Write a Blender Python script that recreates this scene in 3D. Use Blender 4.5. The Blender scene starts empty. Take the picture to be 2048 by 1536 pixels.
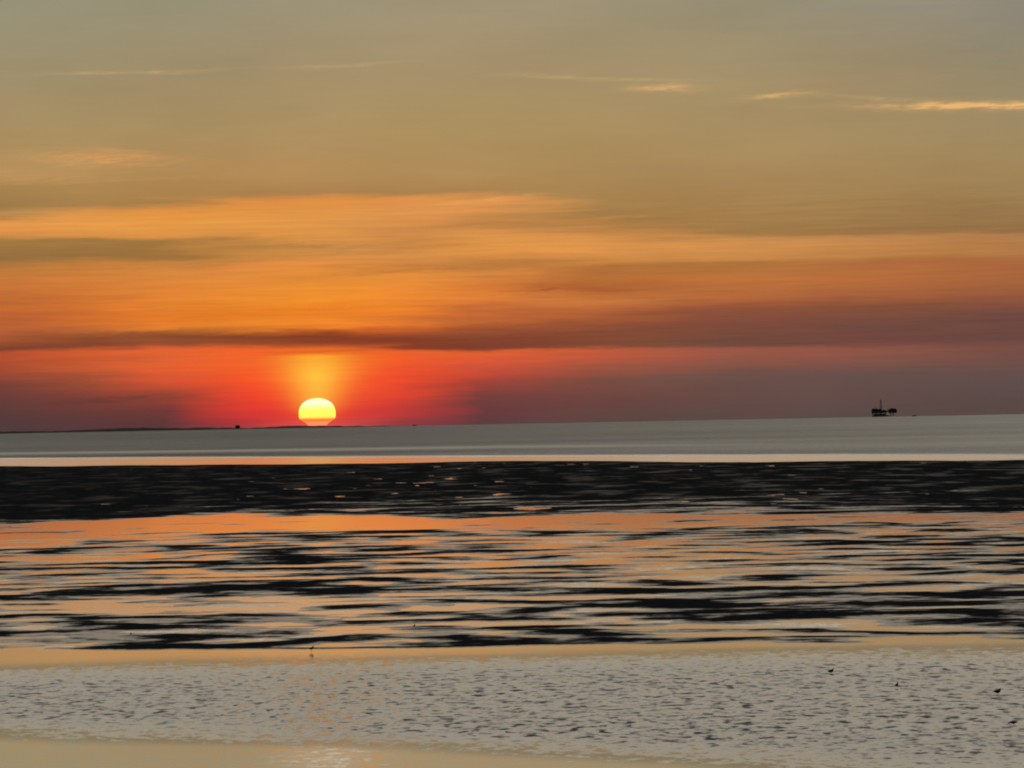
import bpy, bmesh, math, random
import numpy as np
from mathutils import Vector, Matrix, Euler

R = math.radians
sc = bpy.context.scene
col = sc.collection

# ------------------------------------------------------------------ camera
W2, H2 = 2048.0, 1536.0
HFOV = R(14.95)
PITCH = R(0.482)
ROLL = R(1.10)
CAM_H = 12.0
RE = 7.4e6                      # earth radius with refraction
cd = bpy.data.cameras.new('camera')
cam = bpy.data.objects.new('camera', cd)
col.objects.link(cam)
cd.sensor_width = 36.0
cd.sensor_fit = 'HORIZONTAL'
cd.lens = 18.0 / math.tan(HFOV / 2)
cd.clip_start = 1.0
cd.clip_end = 400000.0
cam_m = Matrix.Translation((0, 0, CAM_H)) @ Euler((R(90) + PITCH, 0, 0), 'XYZ').to_matrix().to_4x4() @ Matrix.Rotation(-ROLL, 4, 'Z')
cam.matrix_world = cam_m
sc.camera = cam
FPX = (W2 / 2) / math.tan(HFOV / 2)
DPP = math.degrees(1 / FPX)      # degrees per photograph pixel
DIP = math.degrees(math.acos(RE / (RE + CAM_H)))


def ray(px, py):
    d = cam_m.to_3x3() @ Vector(((px - W2 / 2) / FPX, (H2 / 2 - py) / FPX, -1))
    return d.normalized()


def azel(px, py):
    d = ray(px, py)
    return math.degrees(math.atan2(d.x, d.y)), math.degrees(math.asin(d.z))


def sea_z(x, y):
    return -(x * x + y * y) / (2 * RE)


def at_water(px, py):
    """the point of the water surface seen at a photograph pixel"""
    d = ray(px, py)
    z = 0.0
    p = Vector((0, 0, 0))
    for _ in range(12):
        t = (z - CAM_H) / d.z
        p = Vector((d.x * t, d.y * t, z))
        z = sea_z(p.x, p.y)
    return p


def at_range(px, dist):
    """the point of the far sea surface at a bearing and a range"""
    a, _ = azel(px, 848)
    a = R(a)
    return Vector((math.sin(a) * dist, math.cos(a) * dist, -dist * dist / (2 * RE)))


def lin(c):
    return tuple(((v / 255) / 12.92 if v / 255 <= 0.04045 else ((v / 255 + 0.055) / 1.055) ** 2.4) for v in c) + (1.0,)


# ------------------------------------------------------------------ node helper
class N:
    def __init__(s, nt):
        s.t = nt

    def new(s, typ, **kw):
        n = s.t.nodes.new(typ)
        for k, v in kw.items():
            setattr(n, k, v)
        return n

    def put(s, sock, v):
        if v is None:
            return
        if isinstance(v, bpy.types.NodeSocket):
            s.t.links.new(v, sock)
        else:
            sock.default_value = v

    def m(s, op, a, b=None, c=None, clamp=False):
        n = s.new('ShaderNodeMath', operation=op)
        n.use_clamp = clamp
        s.put(n.inputs[0], a)
        s.put(n.inputs[1], b)
        s.put(n.inputs[2], c)
        return n.outputs[0]

    def mr(s, v, a, b, c=0.0, d=1.0, smooth=False):
        n = s.new('ShaderNodeMapRange')
        n.interpolation_type = 'SMOOTHSTEP' if smooth else 'LINEAR'
        s.put(n.inputs[0], v)
        s.put(n.inputs[1], a)
        s.put(n.inputs[2], b)
        s.put(n.inputs[3], c)
        s.put(n.inputs[4], d)
        return n.outputs[0]

    def mix(s, f, a, b, mode='MIX'):
        n = s.new('ShaderNodeMix', data_type='RGBA', blend_type=mode)
        s.put(n.inputs[0], f)
        s.put(n.inputs[6], a)
        s.put(n.inputs[7], b)
        return n.outputs[2]

    def mixf(s, f, a, b):
        n = s.new('ShaderNodeMix', data_type='FLOAT')
        s.put(n.inputs[0], f)
        s.put(n.inputs[2], a)
        s.put(n.inputs[3], b)
        return n.outputs[0]

    def xyz(s, x, y, z=0.0):
        n = s.new('ShaderNodeCombineXYZ')
        s.put(n.inputs[0], x)
        s.put(n.inputs[1], y)
        s.put(n.inputs[2], z)
        return n.outputs[0]

    def sep(s, v):
        n = s.new('ShaderNodeSeparateXYZ')
        s.put(n.inputs[0], v)
        return n.outputs

    def noise(s, vec, scale=1.0, detail=2.0, rough=0.5, dims='3D'):
        n = s.new('ShaderNodeTexNoise', noise_dimensions=dims)
        s.put(n.inputs['Vector'], vec)
        n.inputs['Scale'].default_value = scale
        n.inputs['Detail'].default_value = detail
        n.inputs['Roughness'].default_value = rough
        return n

    def ramp(s, f, stops, interp='LINEAR'):
        n = s.new('ShaderNodeValToRGB')
        cr = n.color_ramp
        cr.interpolation = interp
        stops = sorted(stops, key=lambda q: q[0])
        while len(cr.elements) < len(stops):
            cr.elements.new(0.5)
        for i, (p, c) in enumerate(stops):
            cr.elements[i].position = p
        for i, (p, c) in enumerate(stops):
            cr.elements[i].position = p
            cr.elements[i].color = c
        s.put(n.inputs[0], f)
        return n.outputs[0]


# ------------------------------------------------------------------ sky
# colour of the air and the cloud sheets at several bearings, as (photo row, colour)
COLUMNS = {
    0: [(0, (150, 145, 121)), (110, (154, 143, 111)), (190, (162, 142, 106)), (290, (168, 139, 92)), (345, (182, 143, 92)), (372, (163, 129, 78)), (415, (156, 121, 73)),
        (425, (186, 140, 84)), (437, (178, 128, 72)), (448, (226, 151, 75)), (470, (214, 144, 74)), (480, (168, 124, 68)), (515, (148, 110, 64)), (540, (190, 122, 60)),
        (560, (202, 120, 60)), (600, (192, 106, 54)), (640, (186, 97, 50)), (662, (180, 96, 54)), (684, (152, 76, 48)), (697, (124, 64, 48)), (707, (180, 80, 48)), (735, (166, 76, 50)),
        (765, (124, 67, 56)), (800, (102, 62, 58)), (835, (86, 59, 58)), (864, (80, 60, 63))],
    170: [(0, (150, 145, 121)), (140, (158, 143, 109)), (250, (166, 142, 98)), (330, (180, 143, 92)), (372, (170, 132, 80)), (412, (165, 125, 74)), (425, (210, 143, 74)),
          (450, (228, 153, 74)), (470, (216, 145, 72)), (480, (162, 120, 66)), (515, (154, 113, 64)), (532, (200, 128, 62)), (560, (214, 128, 60)), (600, (210, 118, 52)),
          (640, (206, 109, 46)), (660, (196, 108, 52)), (678, (140, 76, 46)), (694, (134, 70, 48)), (703, (206, 91, 49)), (735, (194, 89, 51)), (765, (156, 77, 53)), (795, (125, 64, 54)), (830, (98, 59, 56)), (862, (84, 57, 60))],
    330: [(0, (152, 146, 120)), (140, (160, 142, 108)), (250, (168, 142, 98)), (330, (178, 142, 90)), (370, (174, 132, 80)), (409, (166, 126, 73)), (420, (225, 145, 66)),
          (445, (231, 155, 70)), (470, (220, 146, 70)), (482, (162, 118, 65)), (515, (166, 118, 60)), (530, (210, 135, 65)), (560, (221, 135, 60)), (600, (226, 131, 50)),
          (640, (222, 120, 40)), (655, (230, 130, 50)), (668, (142, 80, 45)), (688, (150, 80, 50)), (698, (224, 99, 51)), (730, (226, 99, 51)), (760, (216, 84, 51)),
          (790, (160, 70, 51)), (820, (116, 58, 54)), (850, (92, 56, 58))],
    500: [(0, (154, 146, 120)), (140, (162, 143, 108)), (250, (170, 144, 98)), (350, (180, 140, 88)), (388, (172, 130, 78)), (403, (226, 145, 68)), (440, (233, 158, 75)),
          (475, (221, 148, 72)), (490, (186, 130, 66)), (515, (200, 136, 68)), (530, (221, 138, 65)), (600, (236, 140, 48)), (630, (229, 125, 40)), (647, (238, 137, 45)),
          (660, (205, 110, 45)), (671, (130, 65, 38)), (688, (158, 82, 45)), (697, (240, 100, 45)), (730, (243, 96, 40)), (760, (243, 83, 40)), (790, (236, 69, 44)),
          (820, (226, 60, 50)), (843, (185, 54, 55)), (853, (170, 62, 65))],
    634: [(0, (155, 146, 120)), (140, (164, 143, 107)), (250, (172, 145, 100)), (350, (180, 140, 88)), (390, (172, 130, 80)), (402, (226, 145, 70)), (440, (229, 155, 75)),
          (480, (214, 144, 73)), (505, (205, 141, 72)), (530, (223, 140, 65)), (560, (226, 140, 55)), (600, (242, 146, 45)), (630, (236, 130, 40)), (648, (248, 140, 46)),
          (660, (226, 110, 42)), (672, (128, 58, 35)), (688, (160, 78, 43)), (698, (240, 110, 40)), (706, (222, 100, 34)), (730, (250, 110, 40)), (770, (250, 90, 40)),
          (800, (246, 78, 44)), (830, (238, 60, 46)), (847, (232, 80, 72)), (854, (228, 92, 84))],
    800: [(0, (157, 146, 119)), (135, (165, 144, 108)), (250, (172, 145, 97)), (350, (176, 139, 88)), (386, (170, 130, 79)), (397, (222, 145, 75)), (430, (223, 151, 80)),
          (460, (206, 137, 75)), (490, (200, 134, 70)), (515, (212, 140, 72)), (532, (192, 122, 60)), (547, (220, 138, 60)), (600, (236, 136, 46)), (640, (226, 121, 45)),
          (658, (200, 96, 45)), (673, (135, 65, 40)), (697, (138, 62, 42)), (703, (238, 99, 42)), (730, (243, 87, 44)), (760, (238, 76, 45)), (790, (224, 69, 48)),
          (820, (196, 60, 56)), (846, (150, 60, 64))],
    960: [(0, (158, 146, 118)), (130, (165, 144, 109)), (250, (172, 145, 96)), (350, (175, 140, 89)), (383, (170, 130, 79)), (395, (225, 150, 80)), (430, (215, 145, 80)),
          (447, (192, 131, 70)), (470, (220, 150, 75)), (505, (220, 145, 70)), (525, (180, 118, 60)), (545, (214, 135, 65)), (570, (210, 121, 55)), (595, (226, 130, 58)),
          (620, (196, 104, 54)), (640, (192, 103, 54)), (658, (165, 85, 50)), (672, (136, 72, 50)), (696, (128, 61, 45)), (703, (227, 99, 51)), (730, (214, 84, 56)),
          (760, (170, 69, 56)), (790, (122, 66, 61)), (820, (108, 60, 61)), (848, (92, 61, 64))],
    1200: [(0, (156, 145, 118)), (150, (165, 143, 105)), (260, (170, 143, 96)), (360, (172, 137, 86)), (440, (164, 123, 70)), (458, (188, 130, 74)), (472, (214, 145, 75)),
           (500, (224, 150, 79)), (520, (208, 138, 70)), (535, (176, 113, 58)), (560, (186, 110, 55)), (580, (172, 96, 52)), (600, (204, 124, 64)), (620, (182, 101, 58)),
           (645, (150, 83, 53)), (660, (131, 75, 52)), (693, (124, 72, 51)), (700, (192, 89, 58)), (725, (172, 86, 62)), (760, (122, 77, 64)), (800, (109, 69, 64)), (845, (92, 70, 66))],
    1450: [(0, (152, 144, 118)), (180, (165, 143, 104)), (300, (168, 140, 95)), (400, (165, 128, 80)), (468, (160, 120, 70)), (482, (210, 145, 80)), (515, (205, 140, 75)),
           (527, (176, 116, 60)), (560, (190, 116, 60)), (590, (180, 105, 58)), (610, (152, 86, 55)), (648, (126, 75, 60)), (690, (111, 75, 60)), (697, (163, 89, 70)),
           (720, (146, 87, 71)), (750, (110, 81, 73)), (800, (101, 75, 71)), (838, (90, 74, 69))],
    1750: [(0, (148, 141, 121)), (150, (158, 139, 105)), (300, (166, 139, 95)), (400, (160, 127, 80)), (466, (154, 115, 70)), (478, (197, 136, 79)), (510, (190, 130, 72)),
           (525, (174, 108, 60)), (555, (184, 110, 61)), (590, (166, 97, 60)), (612, (132, 80, 58)), (650, (113, 73, 63)), (684, (112, 70, 63)), (695, (138, 84, 70)), (720, (130, 84, 72)),
           (750, (102, 80, 75)), (800, (96, 74, 72)), (834, (88, 74, 70))],
    2047: [(0, (142, 136, 123)), (130, (148, 137, 110)), (220, (156, 138, 104)), (300, (162, 137, 94)), (400, (154, 124, 80)), (465, (148, 110, 70)), (475, (180, 127, 78)),
           (510, (175, 118, 68)), (530, (169, 100, 62)), (565, (164, 100, 61)), (592, (148, 87, 60)), (622, (114, 75, 64)), (680, (104, 71, 66)), (692, (122, 79, 69)),
           (720, (113, 79, 72)), (760, (95, 77, 75)), (827, (88, 74, 69))],
}
# wisps and dark streaks of cloud: x, y, half length, half thickness, slope, colour, strength
WISPS = [
    (265, 144, 150, 3.5, 0.0, (196, 164, 122), .65), (685, 131, 110, 3.5, -.03, (192, 164, 118), .6),
    (1190, 156, 150, 4.5, .07, (196, 168, 114), .6), (1320, 177, 58, 6, .05, (222, 176, 112), .9),
    (1555, 192, 60, 5, -.03, (214, 172, 108), .8), (1740, 197, 150, 4, .05, (188, 158, 108), .5),
    (1960, 211, 190, 7, .035, (236, 182, 112), 1.2), (1820, 152, 90, 16, .0, (166, 142, 112), .5),
    (205, 318, 115, 13, .07, (212, 156, 94), .95), (250, 302, 60, 6, .1, (200, 152, 96), .7), (40, 352, 200, 12, .02, (192, 146, 92), .55),
    (160, 363, 260, 3, 0.0, (188, 142, 86), .6), (420, 274, 52, 5, -.1, (184, 146, 98), .4),
    (120, 488, 330, 9, .01, (160, 118, 66), .7), (620, 491, 150, 9, .07, (178, 124, 68), .75),
    (520, 520, 320, 5, -.03, (182, 122, 62), .5), (900, 538, 240, 5, -.02, (172, 112, 54), .55),
    (980, 396, 90, 4, -.06, (228, 164, 92), .7), (1075, 414, 60, 9, -.03, (212, 152, 84), .5), (1235, 435, 70, 4, -.05, (198, 144, 84), .6),
    (1090, 580, 90, 6, 0.0, (164, 90, 50), .6), (620, 657, 260, 4, .0, (250, 146, 52), .5),
    (330, 668, 230, 8, .03, (132, 74, 46), .6), (760, 680, 330, 5, .015, (122, 56, 36), .6),
    (230, 800, 130, 8, -.03, (94, 57, 54), .55), (1050, 655, 200, 9, -.06, (150, 80, 50), .4), (560, 622, 300, 5, .0, (226, 116, 38), .45),
]

SUN_AZ, SUN_EL = azel(635, 828)

world = bpy.data.worlds.new('World')
sc.world = world
world.use_nodes = True
wt = world.node_tree
wt.nodes.clear()
n = N(wt)
tc = n.new('ShaderNodeTexCoord')
dx, dy, dz = n.sep(tc.outputs['Generated'])[:3]
az = n.m('MULTIPLY', n.m('ARCTAN2', dx, dy), 180 / math.pi)
el = n.m('MULTIPLY', n.m('ARCSINE', n.m('MAXIMUM', n.m('MINIMUM', dz, 1.0), -1.0)), 180 / math.pi)
# long thin undulation of the cloud sheets
w1 = n.noise(n.xyz(n.m('MULTIPLY', az, .55), n.m('MULTIPLY', el, 4.5)), 1.0, 4.0, .55, '2D').outputs[0]
w2 = n.noise(n.xyz(n.m('MULTIPLY', az, 1.6), n.m('MULTIPLY', el, 16.0), 7.0), 1.0, 3.0, .6, '3D').outputs[0]
hpx0 = n.m('MULTIPLY', n.m('ADD', el, DIP), 1 / DPP)
amp = n.mr(hpx0, 20, 190, 0.0, 22.0, True)
hpx = n.m('ADD', hpx0, n.m('MULTIPLY', n.m('SUBTRACT', w1, .5), amp))
hpx = n.m('ADD', hpx, n.m('MULTIPLY', n.m('SUBTRACT', w2, .5), n.mr(hpx0, 20, 190, 2.0, 9.0)))
tt = n.m('MULTIPLY', hpx, 1 / 900.0, clamp=True)
w3 = n.noise(n.xyz(n.m('MULTIPLY', az, .5), n.m('MULTIPLY', el, 9.0), 21.0), 1.0, 4.0, .6, '3D').outputs[0]
azw = n.m('ADD', az, n.m('MULTIPLY', n.m('SUBTRACT', w3, .5), n.mr(hpx0, 10, 250, 1.0, 3.2)))
cur = None
prev_az = None
for x in sorted(COLUMNS):
    a_x, _ = azel(x, 700)
    stops = []
    for y, c in COLUMNS[x]:
        a, e = azel(x, y)
        stops.append((max(0.0, (e + DIP) / DPP / 900.0), lin(c)))
    r = n.ramp(tt, stops)
    if cur is None:
        cur = r
    else:
        cur = n.mix(n.mr(azw, prev_az, a_x, 0, 1), cur, r)
    prev_az = a_x
# the bright shaft of haze standing over the sun
sx = n.m('MULTIPLY', n.m('SUBTRACT', az, SUN_AZ), 1 / DPP)
wid = n.mr(hpx0, 20, 150, 34, 72)
g = n.m('POWER', n.m('ABSOLUTE', n.m('DIVIDE', sx, wid)), 1.8)
g = n.m('EXPONENT', n.m('MULTIPLY', g, -1.0))
g = n.m('MULTIPLY', g, n.m('MULTIPLY', n.mr(hpx, 138, 150, 1, 0, True), n.mr(hpx0, 5, 45, 0, 1, True)))
shaft = n.ramp(n.mr(hpx0, 0, 150), [(0, lin((250, 110, 50))), (.3, lin((252, 165, 55))), (.7, lin((254, 190, 64))), (1, lin((250, 160, 48)))])
cur = n.mix(g, cur, shaft)
# red glow close to the disc
gx = n.m('DIVIDE', sx, 200.0)
gy = n.m('DIVIDE', n.m('SUBTRACT', hpx0, 40.0), 110.0)
rg = n.m('EXPONENT', n.m('MULTIPLY', n.m('ADD', n.m('MULTIPLY', gx, gx), n.m('MULTIPLY', gy, gy)), -1.0))
# wisps
naz = n.m('ADD', sx, n.m('MULTIPLY', n.m('SUBTRACT', w1, .5), 60.0))
fray = n.noise(n.xyz(n.m('MULTIPLY', az, 3.0), n.m('ADD', n.m('MULTIPLY', el, 22.0), n.m('MULTIPLY', az, -1.2)), 3.0), 1.0, 5.0, .62).outputs[0]
frayf = n.mr(fray, .32, .66, .1, 1.4)
for (x, y, hl, ht, sl, c, st) in WISPS:
    a0, e0 = azel(x, y)
    u = n.m('DIVIDE', n.m('SUBTRACT', naz, (a0 - SUN_AZ) / DPP), float(hl))
    h0 = (e0 + DIP) / DPP
    v = n.m('ADD', n.m('SUBTRACT', hpx, h0), n.m('MULTIPLY', u, (sl - .019) * hl))
    v = n.m('DIVIDE', v, float(ht))
    q = n.m('ADD', n.m('MULTIPLY', u, u), n.m('MULTIPLY', v, v))
    q = n.m('MULTIPLY', n.m('EXPONENT', n.m('MULTIPLY', q, -1.0)), n.m('MULTIPLY', frayf, st), clamp=True)
    cur = n.mix(q, cur, lin(c))
# fine streaks in the cloud sheets
st1 = n.noise(n.xyz(n.m('MULTIPLY', az, .8), n.m('MULTIPLY', el, 24.0), 1.0), 1.0, 5.0, .6).outputs[0]
sband = n.m('MULTIPLY', n.mr(hpx0, 60, 170, .35, 1, True), n.mr(hpx0, 420, 480, 1, .12, True))
sf = n.m('ADD', 1.0, n.m('MULTIPLY', n.m('SUBTRACT', st1, .5), n.m('MULTIPLY', sband, .34)))
blot = n.noise(n.xyz(n.m('MULTIPLY', az, .35), n.m('MULTIPLY', el, 1.1), 12.0), 1.0, 3.0, .5).outputs[0]
sf = n.m('MULTIPLY', sf, n.mr(blot, .3, .7, .95, 1.05))
cur = n.mix(1.0, cur, n.xyz(sf, sf, sf), 'MULTIPLY')
# the sky above the picture: unseen band brightened to lift the water reflections, then grey, and dusk blue overhead and behind
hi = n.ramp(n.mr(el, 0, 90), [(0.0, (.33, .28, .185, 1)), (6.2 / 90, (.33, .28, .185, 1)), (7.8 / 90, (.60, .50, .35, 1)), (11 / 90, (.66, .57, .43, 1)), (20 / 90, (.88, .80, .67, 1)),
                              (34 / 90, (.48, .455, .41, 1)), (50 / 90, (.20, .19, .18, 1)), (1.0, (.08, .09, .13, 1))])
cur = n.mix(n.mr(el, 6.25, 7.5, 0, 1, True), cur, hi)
nish = n.new('ShaderNodeTexSky')
nish.sky_type = 'NISHITA'
nish.sun_disc = False
nish.sun_elevation = R(1.0)
nish.sun_rotation = R(SUN_AZ)
nish.air_density = 1.2
nish.dust_density = 2.0
n10 = n.mix(1.0, nish.outputs[0], (.08, .08, .08, 1), 'MULTIPLY')
back = n.mr(dy, .55, -.25, 0, 1, True)
cur = n.mix(back, cur, n10)
bg = n.new('ShaderNodeBackground')
n.put(bg.inputs[0], cur)
bg.inputs[1].default_value = 1.0
wo = n.new('ShaderNodeOutputWorld')
wt.links.new(bg.outputs[0], wo.inputs[0])

# ------------------------------------------------------------------ sun lamp, exposure
ld = bpy.data.lights.new('sun_lamp', 'SUN')
ld.energy = 0.0003
ld.angle = R(5.0)
ld.color = (1.0, .33, .12)
lo = bpy.data.objects.new('sun_lamp', ld)
col.objects.link(lo)
sd = Vector((math.sin(R(SUN_AZ)) * math.cos(R(1.3)), math.cos(R(SUN_AZ)) * math.cos(R(1.3)), math.sin(R(1.3))))
lo.rotation_euler = (-sd).to_track_quat('-Z', 'Y').to_euler()
sc.view_settings.view_transform = 'Standard'
sc.view_settings.look = 'None'
sc.view_settings.exposure = 0.0
sc.view_settings.gamma = 1.0
sc.cycles.max_bounces = 4
sc.cycles.glossy_bounces = 3
sc.cycles.sample_clamp_indirect = 4.0
sc.cycles.filter_width = 2.0


# ------------------------------------------------------------------ materials
def mat(name):
    m = bpy.data.materials.new(name)
    m.use_nodes = True
    m.node_tree.nodes.clear()
    k = N(m.node_tree)
    b = k.new('ShaderNodeBsdfPrincipled')
    o = k.new('ShaderNodeOutputMaterial')
    m.node_tree.links.new(b.outputs[0], o.inputs[0])
    return m, k, b


def simple(name, c, rough=.6, var=.3, scale=3.0, spec=.3):
    m, k, b = mat(name)
    t = k.new('ShaderNodeTexCoord')
    nz = k.noise(t.outputs['Object'], scale, 4.0, .6).outputs[0]
    f = k.mr(nz, .3, .7, 1 - var, 1 + var)
    cc = k.mix(1.0, tuple(c) + (1,), k.xyz(f, f, f), 'MULTIPLY')
    k.put(b.inputs['Base Color'], cc)
    b.inputs['Roughness'].default_value = rough
    b.inputs['Specular IOR Level'].default_value = spec
    return m


# piecewise lines in bearing
def bank_far(azd):
    return np.interp(azd, [-7.5, -2.85, 0, 3.5, 7.5], [1200, 1085, 1065, 935, 905])


def bank_near(azd):
    return np.interp(azd, [-7.5, -3.9, -2.85, -.9, 0, 1.6, 3.5, 6.4, 7.5], [488, 512, 497, 470, 470, 474, 458, 446, 450])


def flat_near(azd):
    return np.interp(azd, [-7.5, -2.85, 0, 3.5, 7.5], [211.5, 204.8, 204.6, 202.6, 201.2])


def water_material():
    m, k, b = mat('tidal_water')
    gm = k.new('ShaderNodeNewGeometry')
    px, py, pz = k.sep(gm.outputs['Position'])[:3]
    d = k.m('SQRT', k.m('ADD', k.m('MULTIPLY', px, px), k.m('MULTIPLY', py, py)))
    a = k.m('MULTIPLY', k.m('ARCTAN2', px, py), 180 / math.pi)
    big = k.noise(k.xyz(k.m('MULTIPLY', px, 1 / 26.0), k.m('MULTIPLY', py, 1 / 16.0)), 1.0, 3.0, .55).outputs[0]
    pat = k.noise(k.xyz(k.m('MULTIPLY', px, 1 / 9.0), k.m('MULTIPLY', py, 1 / 6.0), 5.0), 1.0, 4.0, .6).outputs[0]
    edge = k.m('MULTIPLY', k.m('SUBTRACT', big, .5), 9.0)
    # near channel ripples
    dn = k.m('ADD', d, edge)
    near = k.mr(dn, 206, 178, 0, 1, True)
    calm_line = k.mr(a, -7.5, 6.0, 160.0, 134.0)
    calm = k.mr(k.m('SUBTRACT', k.m('ADD', d, k.m('MULTIPLY', edge, .8)), calm_line), -11.0, 6.0, .07, 1.0, True)
    near = k.m('MULTIPLY', near, calm)
    # breeze patches on the pools
    pool = k.m('MULTIPLY', k.mr(pat, .48, .64, 0, .6, True), k.m('MULTIPLY', k.mr(d, 207, 214, 0, 1), k.mr(d, 400, 430, 1, 0)))
    # open sea: a calm strip along the bank, then wind ripples with slicks
    cl = k.mr(a, -2.85, 7.5, 1270, 950)
    cl = k.m('ADD', cl, k.mr(a, -7.5, -2.85, 215, 0))
    over = k.m('SUBTRACT', k.m('ADD', d, k.m('MULTIPLY', k.m('SUBTRACT', big, .5), 30.0)), cl)
    far = k.mr(over, -20, 90, 0, 1, True)
    sea_b = k.noise(k.xyz(k.m('MULTIPLY', px, 1 / 900.0), k.m('MULTIPLY', py, 1 / 200.0), 2.0), 1.0, 4.0, .6).outputs[0]
    slick = k.m('DIVIDE', k.m('SUBTRACT', over, k.mr(a, -7.5, 0, 300, 400)), 90.0)
    slick = k.m('EXPONENT', k.m('MULTIPLY', k.m('MULTIPLY', slick, slick), -1.0))
    slick = k.m('MULTIPLY', slick, k.mr(a, 1, 5, 1, .2))
    seaamp = k.m('MULTIPLY', k.mr(sea_b, .3, .7, 1.45, 2.4), k.mr(a, -4, 7.5, 1.15, .62))
    seaamp = k.m('MULTIPLY', seaamp, k.m('SUBTRACT', 1.0, k.m('MULTIPLY', slick, .7)))
    seaamp = k.m('MULTIPLY', seaamp, far)
    amp = k.m('MAXIMUM', near, k.m('MULTIPLY', pool, .8))
    amp = k.m('MAXIMUM', amp, seaamp)
    # a ruffled patch in the calm foreground
    q1 = k.m('DIVIDE', k.m('ADD', a, 2.75), 1.0)
    q2 = k.m('DIVIDE', k.m('SUBTRACT', dn, 138.0), 11.0)
    patch = k.m('EXPONENT', k.m('MULTIPLY', k.m('ADD', k.m('MULTIPLY', q1, q1), k.m('MULTIPLY', q2, q2)), -1.0))
    amp = k.m('MAXIMUM', amp, k.m('MULTIPLY', patch, .26))
    amp = k.m('MAXIMUM', amp, .01)
    # wave slopes
    s1 = k.noise(k.xyz(k.m('MULTIPLY', px, 1 / .55), k.m('MULTIPLY', py, 1 / .95)), 1.0, 2.0, .5)
    s2 = k.noise(k.xyz(k.m('MULTIPLY', px, 1 / .16), k.m('MULTIPLY', py, 1 / .22), 9.0), 1.0, 1.0, .5)
    c1 = k.sep(s1.outputs[1])
    c2 = k.sep(s2.outputs[1])

    def slope(i, a1, a2):
        q = k.m('MULTIPLY', k.m('SUBTRACT', c1[i], .5), a1)
        return k.m('ADD', q, k.m('MULTIPLY', k.m('SUBTRACT', c2[i], .5), a2))
    nx = k.m('MULTIPLY', slope(0, .20, .14), amp)
    # mostly wave faces turned to the viewer show at this low angle
    strong = k.m('MULTIPLY', k.mr(c1[2], .50, .73, 0, 1, True), k.mr(big, .35, .65, .6, 1.3))
    sy = k.m('ADD', slope(1, .46, .26), k.m('MULTIPLY', strong, k.mr(amp, .2, .8, .03, .27)))
    path = k.m('DIVIDE', k.m('ADD', a, 2.85), 1.1)
    path = k.m('EXPONENT', k.m('MULTIPLY', k.m('MULTIPLY', path, path), -1.0))
    path = k.m('MULTIPLY', path, near)
    bias = k.m('MULTIPLY', k.mr(amp, .05, .8, 0, .115), k.m('SUBTRACT', 1.0, k.m('MULTIPLY', path, .6)))
    sy = k.m('MULTIPLY', k.m('ADD', sy, bias), amp)
    sy = k.m('MAXIMUM', sy, k.m('SUBTRACT', k.m('MULTIPLY', patch, -.045), k.m('MULTIPLY', path, .030)))
    ny = k.m('MULTIPLY', sy, -1.0)
    ln = k.new('ShaderNodeVectorMath', operation='NORMALIZE')
    k.put(ln.inputs[0], k.xyz(nx, ny, 1.0))
    k.put(b.inputs['Normal'], ln.outputs[0])
    rough = k.m('ADD', k.mixf(near, 0.0, .08), k.m('ADD', k.mr(d, 180, 230, .05, .08), k.m('MULTIPLY', k.mr(d, 340, 235, .0, .06), k.mr(d, 190, 240, 0, 1))))
    rough = k.m('ADD', rough, k.m('MULTIPLY', pool, .14))
    strip = k.mr(d, 480, 1000, 0, .03)
    rough = k.m('ADD', rough, strip)
    rough = k.m('ADD', rough, k.m('MULTIPLY', patch, .06))
    rough = k.m('ADD', rough, k.m('MULTIPLY', path, .03))
    away = k.mr(k.m('ABSOLUTE', k.m('ADD', a, 2.85)), 1.0, 5.0, 0, .065)
    rough = k.m('ADD', rough, k.m('MULTIPLY', away, k.m('MULTIPLY', k.mr(d, 850, 900, 0, 1), k.m('SUBTRACT', 1.0, far))))
    rough = k.m('ADD', rough, k.m('MULTIPLY', far, .22))
    k.put(b.inputs['Roughness'], rough)
    # still, silty water mirrors the sky almost without loss at this grazing angle
    still = k.m('MULTIPLY', k.mr(near, .02, .3, 1, 0, True), k.m('SUBTRACT', 1.0, far))
    still = k.m('MULTIPLY', still, k.m('SUBTRACT', 1.0, k.m('MULTIPLY', pool, .8)))
    k.put(b.inputs['Metallic'], k.m('MULTIPLY', still, .88))
    k.put(b.inputs['Base Color'], k.mix(still, k.mix(far, (.10, .085, .07, 1), (.02, .02, .02, 1)), (1.0, .96, .96, 1)))
    b.inputs['IOR'].default_value = 1.5
    return m


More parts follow.
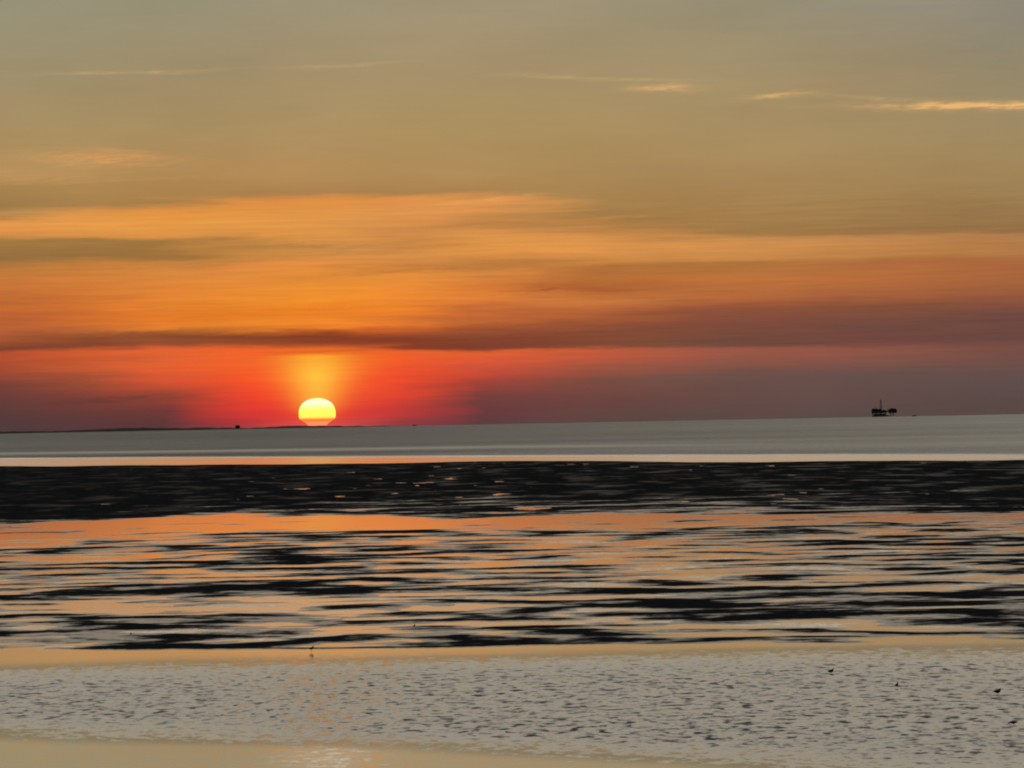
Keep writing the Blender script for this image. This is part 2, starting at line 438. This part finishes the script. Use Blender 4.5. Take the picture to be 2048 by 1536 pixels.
def mud_material():
    m, k, b = mat('wet_mud')
    gm = k.new('ShaderNodeNewGeometry')
    pos = gm.outputs['Position']
    px, py, pz = k.sep(pos)[:3]
    r2 = k.m('ADD', k.m('MULTIPLY', px, px), k.m('MULTIPLY', py, py))
    hh = k.m('ADD', pz, k.m('MULTIPLY', r2, 1 / (2 * RE)))
    nz = k.noise(k.xyz(k.m('MULTIPLY', px, .9), k.m('MULTIPLY', py, .5)), 1.0, 4.0, .6)
    wet = k.mr(k.m('ADD', hh, k.m('MULTIPLY', k.m('SUBTRACT', nz.outputs[0], .5), .05)), .008, .030, 1, 0, True)
    sheen = k.noise(k.xyz(k.m('MULTIPLY', px, 1 / 9.0), k.m('MULTIPLY', py, 1 / 24.0), 8.0), 1.0, 4.0, .65).outputs[0]
    sheen = k.m('MULTIPLY', k.mr(sheen, .52, .68, 0, 1, True), k.m('MULTIPLY', k.mr(py, 470, 560, 0, 1), k.mr(k.m('DIVIDE', px, py), -.15, .08, .015, .18)))
    wet = k.m('MAXIMUM', wet, sheen)
    base = k.ramp(nz.outputs[0], [(.3, (.018, .020, .024, 1)), (.7, (.034, .038, .045, 1))])
    k.put(b.inputs['Base Color'], base)
    k.put(b.inputs['Roughness'], k.mixf(wet, .75, .30))
    k.put(b.inputs['Specular IOR Level'], k.mixf(wet, .0, .6))
    s2 = k.noise(k.xyz(k.m('MULTIPLY', px, 1 / .25), k.m('MULTIPLY', py, 1 / .35), 4.0), 1.0, 2.0, .6)
    c2 = k.sep(s2.outputs[1])
    ln = k.new('ShaderNodeVectorMath', operation='NORMALIZE')
    nx = k.m('MULTIPLY', k.m('SUBTRACT', c2[0], .5), .5)
    ny = k.m('MULTIPLY', k.m('SUBTRACT', c2[1], .5), .9)
    av = k.new('ShaderNodeVectorMath', operation='ADD')
    k.put(av.inputs[0], gm.outputs['Normal'])
    k.put(av.inputs[1], k.xyz(nx, ny, 0.0))
    k.put(ln.inputs[0], av.outputs[0])
    k.put(b.inputs['Normal'], ln.outputs[0])
    return m


# ------------------------------------------------------------------ noise for terrain
rng = np.random.default_rng(11)
PERM = rng.permutation(512)
GRAD = np.stack([np.cos(np.linspace(0, 2 * np.pi, 64, endpoint=False)), np.sin(np.linspace(0, 2 * np.pi, 64, endpoint=False))], 1)


def perlin(x, y, seed=0):
    xi = np.floor(x).astype(np.int64)
    yi = np.floor(y).astype(np.int64)
    xf = x - xi
    yf = y - yi

    def g(ix, iy, fx, fy):
        h = PERM[(PERM[(ix + seed * 37) % 512] + iy) % 512] % 64
        gr = GRAD[h]
        return gr[..., 0] * fx + gr[..., 1] * fy
    u = xf * xf * xf * (xf * (xf * 6 - 15) + 10)
    v = yf * yf * yf * (yf * (yf * 6 - 15) + 10)
    a = g(xi, yi, xf, yf)
    b_ = g(xi + 1, yi, xf - 1, yf)
    c = g(xi, yi + 1, xf, yf - 1)
    d = g(xi + 1, yi + 1, xf - 1, yf - 1)
    return (a * (1 - u) + b_ * u) * (1 - v) + (c * (1 - u) + d * u) * v


def sstep(x, a, b_):
    t = np.clip((x - a) / (b_ - a), 0, 1)
    return t * t * (3 - 2 * t)


def mud_height(X, Y):
    r = np.sqrt(X * X + Y * Y)
    a = np.degrees(np.arctan2(X, Y))
    wx = perlin(X / 19, Y / 15, 3) * 6
    wy = perlin(X / 17, Y / 15, 4) * 5
    f = perlin((X + wx) / 8.0, (Y + wy) / 6.4, 1) * 1.1
    f += perlin((X + wx) / 3.8, (Y + wy) / 2.6, 2) * .5 * (1 - sstep(r, 500, 900))
    f += perlin(X / 1.7, Y / 1.15, 5) * .24 * (1 - sstep(r, 280, 430))
    f += perlin(X / 42, Y / 26, 6) * .8
    bn = bank_near(a) + perlin(X / 16, Y / 200, 7) * 22 + perlin(X / 5, Y / 200, 9) * 6
    bf = bank_far(a) + perlin(X / 30, Y / 400, 8) * 30
    fn = flat_near(a) + perlin(X / 9, Y / 100, 10) * 1.6
    m = np.interp(r, [200, 206, 215, 235, 262, 300, 360, 405, 440, 480], [-.02, .12, .16, .20, .16, .10, .10, -.03, -.28, -.50])
    m = m + .10 * sstep(a, .5, 3.0) * sstep(r, 240, 280) * (1 - sstep(r, 430, 460))
    m = m + .30 * sstep(a, -2.2, 1.0) * (1 - sstep(r, 205, 232))
    z = .07 * (f + m)
    bank = sstep(r, bn - 9, bn + 14)
    side = np.interp(a, [-7.5, -4.5, -2.85, 0, 3, 7.5], [1.9, 1.6, 1.3, 1.2, 1.3, 1.6])
    depth_in = sstep(r, 480, 720)
    zb = .05 * (f * .9 + side * (.45 + .75 * depth_in))
    pud = perlin(X / 5.0, Y / 20.0, 12) + .35 * perlin(X / 2.0, Y / 9.0, 13)
    dens = np.interp(a, [-7.5, -4.5, -3.4, 0, 1.5, 7.5], [.62, .56, .50, .49, .55, .57])
    dens = dens + .12 * perlin(X / 40.0, Y / 150.0, 14)
    pud = pud * (.75 + .5 * perlin(X / 25.0, Y / 60.0, 15) + .25)
    zb = zb - .2 * sstep(pud, dens, dens + .12) * (1 - .5 * sstep(r, 800, 1000))
    z = z * (1 - bank) + zb * bank
    z -= .6 * sstep(r, bf - 12, bf + 40)
    z -= .5 * (1 - sstep(r, fn - 3, fn + .6))
    return z


def grid_mesh(name, radii, angs, zfun, material):
    rr, aa = np.meshgrid(radii, angs, indexing='ij')
    X = rr * np.sin(aa)
    Y = rr * np.cos(aa)
    Z = zfun(X, Y)
    co = np.stack([X, Y, Z], -1).reshape(-1, 3).astype(np.float32)
    nr, na = len(radii), len(angs)
    i = np.arange(nr - 1)[:, None] * na
    j = np.arange(na)[None, :]
    j2 = (j + 1) % na
    f = np.stack([i + j, i + j2, i + na + j2, i + na + j], -1).reshape(-1, 4)
    # closing fan round the nadir
    c = len(co)
    co = np.vstack([co, [[0, 0, float(Z[0].mean())]]]).astype(np.float32)
    tri = np.stack([np.full(na, c), (np.arange(na) + 1) % na, np.arange(na)], -1)
    loops = np.concatenate([f[:, ::-1].ravel(), tri[:, ::-1].ravel()]).astype(np.int32)
    starts = np.concatenate([np.arange(len(f)) * 4, len(f) * 4 + np.arange(len(tri)) * 3]).astype(np.int32)
    tot = np.concatenate([np.full(len(f), 4), np.full(len(tri), 3)]).astype(np.int32)
    me = bpy.data.meshes.new(name)
    me.vertices.add(len(co))
    me.vertices.foreach_set('co', co.ravel())
    me.loops.add(len(loops))
    me.loops.foreach_set('vertex_index', loops)
    me.polygons.add(len(starts))
    me.polygons.foreach_set('loop_start', starts)
    me.polygons.foreach_set('loop_total', tot)
    me.update(calc_edges=True)
    me.polygons.foreach_set('use_smooth', np.ones(len(starts), dtype=bool))
    me.materials.append(material)
    o = bpy.data.objects.new(name, me)
    col.objects.link(o)
    # faces must look up
    if me.polygons[0].normal.z < 0:
        me.flip_normals()
    return o


coarse = np.radians(np.concatenate([np.arange(-180, -12, 4.0), np.arange(-12, -9.5, .5)]))
fine = np.radians(np.linspace(-9.5, 9.5, 1300))
angs_mud = np.concatenate([coarse, fine, -coarse[::-1][:-1]])
mid = np.radians(np.linspace(-9.5, 9.5, 120))
angs_sea = np.concatenate([coarse, mid, -coarse[::-1][:-1]])

dep = np.radians(np.arange(3.6, .50, -DPP * .62))
r_mud = np.concatenate([[5, 20, 60, 110, 160, 180], CAM_H / np.tan(dep)])
r_mud = np.concatenate([r_mud[:6], r_mud[6:][r_mud[6:] > 185], [1500, 1800, 2500, 4000, 6000, 8000, 10000, 12000, 15000, 20000, 26000]])


def ground_z(X, Y):
    r = np.sqrt(X * X + Y * Y)
    z = mud_height(X, Y)
    deep = -.6 - 6 * sstep(r, 1300, 8000)
    z = np.where(r > 1290, deep, z)
    z = np.where(r < 190, -.5, z)
    return z - r * r / (2 * RE)


mudflat = grid_mesh('mudflat', r_mud, angs_mud, ground_z, mud_material())
mudflat['kind'] = 'structure'
r_sea = np.concatenate([[5, 20, 50, 90, 120], np.arange(140, 1500, 30.0), np.arange(1500, 8000, 100.0), np.arange(8000, 15000, 80.0), np.arange(15000, 26000, 500.0)])
sea = grid_mesh('sea', r_sea, angs_sea, lambda X, Y: -(X * X + Y * Y) / (2 * RE), water_material())
sea['kind'] = 'structure'


# ------------------------------------------------------------------ object helpers
def link(name, bm, material, parent=None, smooth=False):
    me = bpy.data.meshes.new(name)
    bmesh.ops.recalc_face_normals(bm, faces=bm.faces)
    bm.to_mesh(me)
    bm.free()
    if smooth:
        for p in me.polygons:
            p.use_smooth = True
    me.materials.append(material)
    o = bpy.data.objects.new(name, me)
    col.objects.link(o)
    if parent is not None:
        o.parent = parent
    return o


def empty(name, loc, rz=0.0):
    o = bpy.data.objects.new(name, None)
    o.location = loc
    o.rotation_euler = (0, 0, rz)
    col.objects.link(o)
    return o


def tag(o, label, cat, group=None):
    o['label'] = label
    o['category'] = cat
    if group:
        o['group'] = group


def box(bm, x0, x1, y0, y1, z0, z1):
    v = [bm.verts.new(p) for p in ((x0, y0, z0), (x1, y0, z0), (x1, y1, z0), (x0, y1, z0), (x0, y0, z1), (x1, y0, z1), (x1, y1, z1), (x0, y1, z1))]
    for q in ((0, 3, 2, 1), (4, 5, 6, 7), (0, 1, 5, 4), (1, 2, 6, 5), (2, 3, 7, 6), (3, 0, 4, 7)):
        bm.faces.new([v[i] for i in q])


def bar(bm, p, q, r0, r1=None, seg=8):
    p, q = Vector(p), Vector(q)
    r1 = r0 if r1 is None else r1
    d = (q - p).normalized()
    s = d.cross(Vector((0, 0, 1)))
    if s.length < .01:
        s = Vector((1, 0, 0))
    s.normalize()
    t = d.cross(s)
    a, b_ = [], []
    for i in range(seg):
        w = 2 * math.pi * i / seg
        o = s * math.cos(w) + t * math.sin(w)
        a.append(bm.verts.new(p + o * r0))
        b_.append(bm.verts.new(q + o * r1))
    for i in range(seg):
        j = (i + 1) % seg
        bm.faces.new((a[i], a[j], b_[j], b_[i]))
    bm.faces.new(a[::-1])
    bm.faces.new(b_)


def tube(bm, pts, seg=10):
    """pts: (centre, side radius, vertical radius) along a curve, closed at both ends"""
    rings = []
    for i, (c, ra, rb) in enumerate(pts):
        c = Vector(c)
        nx_ = Vector(pts[min(i + 1, len(pts) - 1)][0]) - Vector(pts[max(i - 1, 0)][0])
        nx_.normalize()
        s = Vector((0, 1, 0))
        up = nx_.cross(s).normalized()
        s = up.cross(nx_).normalized()
        rings.append([bm.verts.new(c + s * ra * math.cos(2 * math.pi * q / seg) + up * rb * math.sin(2 * math.pi * q / seg)) for q in range(seg)])
    for a, b_ in zip(rings, rings[1:]):
        for q in range(seg):
            bm.faces.new((a[q], a[(q + 1) % seg], b_[(q + 1) % seg], b_[q]))
    bm.faces.new(rings[0][::-1])
    bm.faces.new(rings[-1])


# ------------------------------------------------------------------ the sun
def make_sun():
    dist = 60000.0
    m = bpy.data.materials.new('sun_glow')
    m.use_nodes = True
    m.node_tree.nodes.clear()
    k = N(m.node_tree)
    pxm = dist * math.tan(R(DPP))
    t = k.new('ShaderNodeTexCoord')
    z = k.sep(t.outputs['Object'])[2]
    top, bot = 796.0, 860.0
    f = k.mr(z, 0.0, (bot - top) * pxm)

    def at(y):
        return (bot - y) / (bot - top)
    cr = k.ramp(f, [(at(856), lin((240, 105, 85))), (at(850), lin((255, 130, 96))), (at(845), lin((255, 145, 85))), (at(841), lin((250, 112, 50))), (at(837.5), lin((252, 150, 60))),
                    (at(835), lin((255, 222, 90))), (at(828), lin((255, 250, 92))), (at(818), lin((253, 253, 110))), (at(812), lin((255, 255, 160))), (at(806), lin((255, 255, 215))), (at(798), lin((255, 252, 175)))])
    e = k.new('ShaderNodeEmission')
    k.put(e.inputs[0], cr)
    e.inputs[1].default_value = 1.15
    o = k.new('ShaderNodeOutputMaterial')
    m.node_tree.links.new(e.outputs[0], o.inputs[0])
    prof = [(860, 21), (856, 20), (852, 19), (848, 20.5), (845, 24), (842, 29), (839.5, 33), (837, 35.6), (833, 36.8), (826, 36.8), (820, 36.2), (814, 34.2), (809, 31.2), (805, 27.4), (801, 21.6), (798.5, 15.6), (796.8, 8.8), (796, 0.3)]
    bm = bmesh.new()
    seg = 64
    rings = []
    for y, r_ in prof:
        rings.append([bm.verts.new((r_ * pxm * math.cos(2 * math.pi * i / seg), r_ * pxm * math.sin(2 * math.pi * i / seg), (bot - y) * pxm)) for i in range(seg)])
    for a, b_ in zip(rings, rings[1:]):
        for i in range(seg):
            bm.faces.new((a[i], a[(i + 1) % seg], b_[(i + 1) % seg], b_[i]))
    bm.faces.new(rings[0][::-1])
    bm.faces.new(rings[-1])
    o = link('sun', bm, m, smooth=True)
    d = ray(635, bot)
    s = dist / math.hypot(d.x, d.y)
    o.location = (d.x * s, d.y * s, CAM_H + d.z * s)
    o.rotation_euler = (0, 0, 0)
    tag(o, 'bright yellow setting sun flattened just above the sea horizon', 'sun')


make_sun()

# ------------------------------------------------------------------ far low coast
M_land = simple('coast_land', (.05, .036, .034), .9, .3, .01, .05)
M_steel = simple('dark_steel', (.10, .103, .125), .7, .25, .08, .15)
M_steel2 = simple('grey_steel', (.15, .13, .13), .7, .25, .08, .15)
M_conc = simple('grey_concrete', (.26, .28, .25), .8, .2, .05, .15)
M_hull = simple('boat_hull', (.030, .020, .016), .6, .2, .5, .15)
M_cabin = simple('boat_cabin', (.06, .045, .04), .6, .2, .5, .15)
M_crown = simple('tree_crown', (.06, .045, .035), .9, .4, .2, .05)
M_trunk = simple('tree_trunk', (.03, .022, .018), .9, .3, .5, .05)


def coast():
    dist = 13600.0
    pxm = dist * math.tan(R(DPP))
    # height of the skyline above the horizon in photo pixels
    prof = [(-260, 5), (-60, 5.5), (0, 4.5), (60, 4.0), (120, 3.2), (180, 4.8), (215, 6.2), (260, 6.8), (300, 5.6), (350, 4.6), (400, 4.4), (460, 3.6), (490, 2.0),
            (520, 2.6), (560, 4.0), (600, 4.4), (650, 3.8), (690, 2.2), (730, 1.2), (790, .6), (830, -.5)]
    xs = np.arange(-260, 831, 4.0)
    hs = np.interp(xs, [p[0] for p in prof], [p[1] for p in prof])
    hs = hs + perlin(xs / 17.0, xs * 0 + .5, 20) * 1.1 + perlin(xs / 6.0, xs * 0 + 3.5, 21) * .5
    bm = bmesh.new()
    rows = []
    hor = sea_z(0, dist) + 0
    for x, h in zip(xs, hs):
        a, _ = azel(x, 855)
        a = R(a)
        row = []
        for k_, (dd, hf) in enumerate(((-160, -.6), (-60, .55), (0, 1.0), (120, .9), (300, .5), (520, -.6))):
            rr = dist + dd
            z = -rr * rr / (2 * RE) + (h * pxm * hf if hf > 0 else hf * 3)
            row.append(bm.verts.new((math.sin(a) * rr, math.cos(a) * rr, z)))
        rows.append(row)
    for a, b_ in zip(rows, rows[1:]):
        for i in range(5):
            bm.faces.new((a[i], b_[i], b_[i + 1], a[i + 1]))
    o = link('hills', bm, M_land, smooth=True)
    for p in o.data.polygons:
        if p.normal.z < 0:
            p.flip()
    o['kind'] = 'structure'


coast()


def far_tree():
    p = at_range(475, 13500)
    root = empty('tree', (p.x, p.y, p.z))
    tag(root, 'small dark rounded tree standing up from the thin coastline left of the sun', 'tree')
    random.seed(4)
    bm = bmesh.new()
    bar(bm, (0, 0, -1), (0, 0, 8), .8, .5)
    for i in range(6):
        w = i * 1.05
        bar(bm, (0, 0, 4 + i * .5), (math.cos(w) * 4, math.sin(w) * 4, 8 + i * .6), .3, .1, 6)
    link('trunk', bm, M_trunk, root)
    bm = bmesh.new()
    for i in range(1500):
        while True:
            v = Vector((random.uniform(-1, 1), random.uniform(-1, 1), random.uniform(-1, 1)))
            if v.length < 1 and v.length > .35:
                break
        c = Vector((v.x * 8.6, v.y * 8.0, 8.6 + v.z * 5.4))
        s = random.uniform(.5, 1.2)
        e1 = Vector((random.gauss(0, 1), random.gauss(0, 1), random.gauss(0, 1))).normalized() * s
        e2 = e1.cross(Vector((random.gauss(0, 1), random.gauss(0, 1), random.gauss(0, 1)))).normalized() * s
        bm.faces.new([bm.verts.new(c + e1), bm.verts.new(c + e2), bm.verts.new(c - e1), bm.verts.new(c - e2)])
    link('crown', bm, M_crown, root)


far_tree()


# ------------------------------------------------------------------ oil platform
def platform():
    dist = 12800.0
    p = at_range(1769, dist)
    u = dist * math.tan(R(DPP))          # metres per photo pixel
    root = empty('oil_platform', (p.x, p.y, p.z), -R(azel(1769, 830)[0]))
    tag(root, 'dark offshore oil platform with two deck blocks and a tall derrick on the right horizon', 'oil platform')

    def B(name, boxes, m, par=root):
        bm = bmesh.new()
        for x0, x1, y0, y1, z0, z1 in boxes:
            box(bm, x0 * u, x1 * u, y0 * u, y1 * u, z0 * u, z1 * u)
        return link(name, bm, m, par)
    # island base and caisson
    B('base', [(-24, 9, -8, 8, -1, 2.2), (-23.6, 8.6, -7.6, 7.6, 2.2, 2.8)], M_conc)
    B('storage_hall', [(-21, 4, -6, 6, 2.8, 6.4)], M_conc)
    main = B('deck_block', [(-25, -5, -7, 7, 7.6, 15.2), (-25.6, -4.6, -7.4, 7.4, 7.2, 7.6), (-24.4, -13, -6, 6, 15.2, 16.4), (-11, -6, -5, 5, 15.2, 15.9)], M_steel)
    B('railing', [(-25.4, -4.8, -7.35, -7.25, 15.7, 15.85)] + [(-25.4 + i * 1.9, -25.28 + i * 1.9, -7.35, -7.25, 15.2, 15.8) for i in range(11)], M_steel2, main)
    B('connecting_deck', [(-5, 4.6, -6, 6, 7.6, 12.6), (-4, 1, -5, 5, 12.6, 13.6), (1, 8, -2, 2, 9.6, 12.0)], M_steel)
    rt = B('processing_block', [(8, 25, -7, 7, 7.6, 13.6), (9.5, 24.4, -6, 6, 13.6, 15.6), (13, 19, -5, 5, 15.6, 16.6), (7.6, 25.6, -7.4, 7.4, 7.2, 7.6)], M_steel)
    B('vent', [(21, 22, -1, 1, 15.6, 17.2)], M_steel2, rt)
    for x, y in ((-23, -6), (-23, 6), (-7, -6), (-7, 6), (2.4, -5), (2.4, 5), (12, -5), (12, 5), (18, -5), (18, 5)):
        bm = bmesh.new()
        thick = .9 if x < 5 else .65
        bar(bm, (x * u, y * u, -3 * u), (x * u, y * u, 7.3 * u), thick * u)
        link('leg', bm, M_steel, root)
    for x0, x1, y, z0, z1 in ((12, 18, -5, 0, 7.2), (18, 12, 5, 0, 7.2), (-23, -15, -6.3, 2.8, 7.2), (-7, -15, -6.3, 2.8, 7.2)):
        bm = bmesh.new()
        bar(bm, (x0 * u, y * u, z0 * u), (x1 * u, y * u, z1 * u), .22 * u, None, 6)
        link('brace', bm, M_steel, root)
    # derrick: a lattice mast
    bm = bmesh.new()
    cx, zb, zt = -6.5, 15.2, 33.5
    b0, b1 = 1.6, .8
    for lv in range(9):
        f0, f1 = lv / 9, (lv + 1) / 9
        z0, z1 = zb + (zt - zb) * f0, zb + (zt - zb) * f1
        r0, r1 = b0 + (b1 - b0) * f0, b0 + (b1 - b0) * f1
        for i in range(4):
            s0 = ((-1, -1), (1, -1), (1, 1), (-1, 1))[i]
            s1 = ((-1, -1), (1, -1), (1, 1), (-1, 1))[(i + 1) % 4]
            A = ((cx + s0[0] * r0) * u, s0[1] * r0 * u, z0 * u)
            A1 = ((cx + s0[0] * r1) * u, s0[1] * r1 * u, z1 * u)
            C = ((cx + s1[0] * r0) * u, s1[1] * r0 * u, z0 * u)
            C1 = ((cx + s1[0] * r1) * u, s1[1] * r1 * u, z1 * u)
            bar(bm, A, A1, .32 * u, None, 6)
            bar(bm, A, C1, .18 * u, None, 5)
            bar(bm, C, A1, .18 * u, None, 5)
            bar(bm, A1, C1, .18 * u, None, 5)
    dr = link('derrick', bm, M_steel2, root)
    B('crown_block', [(cx - .9, cx + .9, -.9, .9, 33.5, 34.4)], M_steel2, dr)
    cr = bmesh.new()
    bar(cr, (-16 * u, 0, 16.4 * u), (-16 * u, 0, 19.0 * u), .4 * u)
    cb = link('crane', cr, M_steel2, root)
    cr = bmesh.new()
    bar(cr, (-16 * u, 0, 18.6 * u), (-22 * u, 0, 20.0 * u), .22 * u, .1 * u)
    link('jib', cr, M_steel2, cb)
    cr = bmesh.new()
    bar(cr, (5.5 * u, 0, 12.4 * u), (9.4 * u, 0, 14.8 * u), .35 * u, .25 * u)
    link('bridge', cr, M_steel2, root)


platform()


def boat(px, dist, length, label, flip=1, low=False):
    p = at_range(px, dist)
    root = empty('boat', (p.x, p.y, p.z), -R(azel(px, 830)[0]))
    tag(root, label, 'boat', 'small boats on the horizon')
    L = length
    bm = bmesh.new()
    secs = [(-.5, .30, .16), (-.35, .42, .15), (0, .46, .15), (.3, .34, .18), (.44, .16, .23), (.5, .02, .26)]
    rings = []
    for x, w, h in secs:
        x *= flip
        rings.append([bm.verts.new((x * L, sy * w * L * .32, z)) for sy, z in ((-.5, -.6), (-1, h * L * .5), (-1.05, h * L), (1.05, h * L), (1, h * L * .5), (.5, -.6))])
    for a, b_ in zip(rings, rings[1:]):
        for i in range(6):
            bm.faces.new((a[i], a[(i + 1) % 6], b_[(i + 1) % 6], b_[i]))
    bm.faces.new(rings[0])
    bm.faces.new(rings[-1])
    link('hull', bm, M_hull, root)
    bm = bmesh.new()
    h = L * .15
    box(bm, -.28 * L * flip if flip > 0 else .02 * L, -.02 * L if flip > 0 else .28 * L, -.10 * L, .10 * L, h, h + .16 * L)
    box(bm, -.30 * L if flip > 0 else 0, 0 if flip > 0 else .30 * L, -.11 * L, .11 * L, h + .16 * L, h + .18 * L)
    link('wheelhouse', bm, M_cabin, root)
    bm = bmesh.new()
    bar(bm, (.1 * L * flip, 0, h), (.1 * L * flip, 0, h + .38 * L), .012 * L, .006 * L)
    bar(bm, (.1 * L * flip, 0, h + .08 * L), (.34 * L * flip, 0, h + .26 * L), .007 * L)
    link('mast', bm, M_hull, root)


boat(829, 11200, 12, 'tiny dark boat on the horizon a little right of the sun')
boat(1829, 11600, 13, 'tiny dark boat on the horizon just right of the oil platform', -1)

# ------------------------------------------------------------------ birds
M_bird = simple('bird_plumage', (.030, .024, .020), .8, .35, 30.0, .2)
M_pale = simple('pale_plumage', (.16, .11, .075), .8, .25, 30.0, .2)
M_leg = simple('bird_leg', (.05, .03, .02), .6, .2, 60.0, .2)


def bird(px, py, L, heading, label, leg_h, upright=0.0, head_down=False, m=None):
    """a small wading bird facing +x before it is turned; L is the body length"""
    p = at_water(px, py)
    root = empty('bird', (p.x, p.y, p.z), R(heading))
    tag(root, label, 'bird', 'wading birds in the shallow water')
    m = m or M_bird
    h = leg_h + L * .26
    bm = bmesh.new()
    c, s = math.cos(upright), math.sin(upright)

    def P(x, z):
        return (L * (x * c - z * s), 0, h + L * (x * s + z * c))
    if head_down:
        pts = [(P(-.62, .02), .03 * L, .012 * L), (P(-.46, .03), .09 * L, .05 * L), (P(-.25, .02), .16 * L, .13 * L), (P(0, 0), .19 * L, .18 * L), (P(.2, .02), .16 * L, .16 * L),
               (P(.34, .05), .10 * L, .10 * L), (P(.44, .02), .075 * L, .075 * L), (P(.54, -.06), .075 * L, .08 * L), (P(.62, -.15), .05 * L, .05 * L)]
    else:
        pts = [(P(-.58, .07), .04 * L, .02 * L), (P(-.44, .06), .11 * L, .09 * L), (P(-.25, .03), .19 * L, .20 * L), (P(0, 0), .23 * L, .26 * L), (P(.2, .04), .20 * L, .24 * L),
               (P(.31, .15), .14 * L, .16 * L), (P(.36, .25), .11 * L, .115 * L), (P(.40, .32), .11 * L, .115 * L), (P(.47, .36), .075 * L, .08 * L), (P(.51, .37), .02 * L, .025 * L)]
    tube(bm, pts, 12)
    body = link('body', bm, m, root, True)
    bm = bmesh.new()
    e = pts[-1][0]
    if head_down:
        bar(bm, (e[0], 0, e[2]), (e[0] + .12 * L, 0, e[2] - .2 * L), .022 * L, .006 * L, 6)
    else:
        bar(bm, (e[0] - .01 * L, 0, e[2]), (e[0] + .20 * L, 0, e[2] - .03 * L), .022 * L, .006 * L, 6)
    link('beak', bm, M_leg, root)
    for sy in (-1, 1):
        bm = bmesh.new()
        pts = [(P(-.30, .10), .004 * L, .02 * L), (P(-.12, .07), .02 * L, .10 * L), (P(.10, .05), .022 * L, .11 * L), (P(.22, .05), .006 * L, .04 * L)]
        pts = [((q[0][0], sy * L * (.20 if 0 < i < 3 else .16), q[0][2]), q[1], q[2]) for i, q in enumerate(pts)]
        tube(bm, pts, 8)
        link('wing', bm, m, root, True)
        bm = bmesh.new()
        kx = .02 * L
        bar(bm, (0, sy * .06 * L, h - .12 * L), (-kx, sy * .06 * L, leg_h * .5), .016 * L, .010 * L, 6)
        bar(bm, (-kx, sy * .06 * L, leg_h * .5), (kx * .3, sy * .06 * L, -.06), .010 * L, .008 * L, 6)
        link('leg', bm, M_leg, root)
    return root


bird(262, 1271, .17, 80, 'pale brown bird standing upright in the far left orange pool', .05, .9, False, M_pale)
bird(829, 1256.5, .18, 60, 'small dark bird mirrored in the golden pool between dark mud ridges', .10, .7)
bird(623, 1304, .27, 12, 'dark bird standing at the edge of the mudflat below the sun', .12, .15)
bird(1662, 1348, .28, 0, 'dark round bird facing right, first in the rippled water near the mud', .06, .12)
bird(1794, 1377, .22, 40, 'slim upright bird on thin legs in the rippled water between two rounder birds', .10, .6)
bird(1995, 1389, .30, 5, 'low dark bird near the right edge of the rippled water', .05, .02)
bird(2027, 1450, .31, 180, 'largest dark bird, nearest of all in the bottom right ripples', .02, 0.0, True)
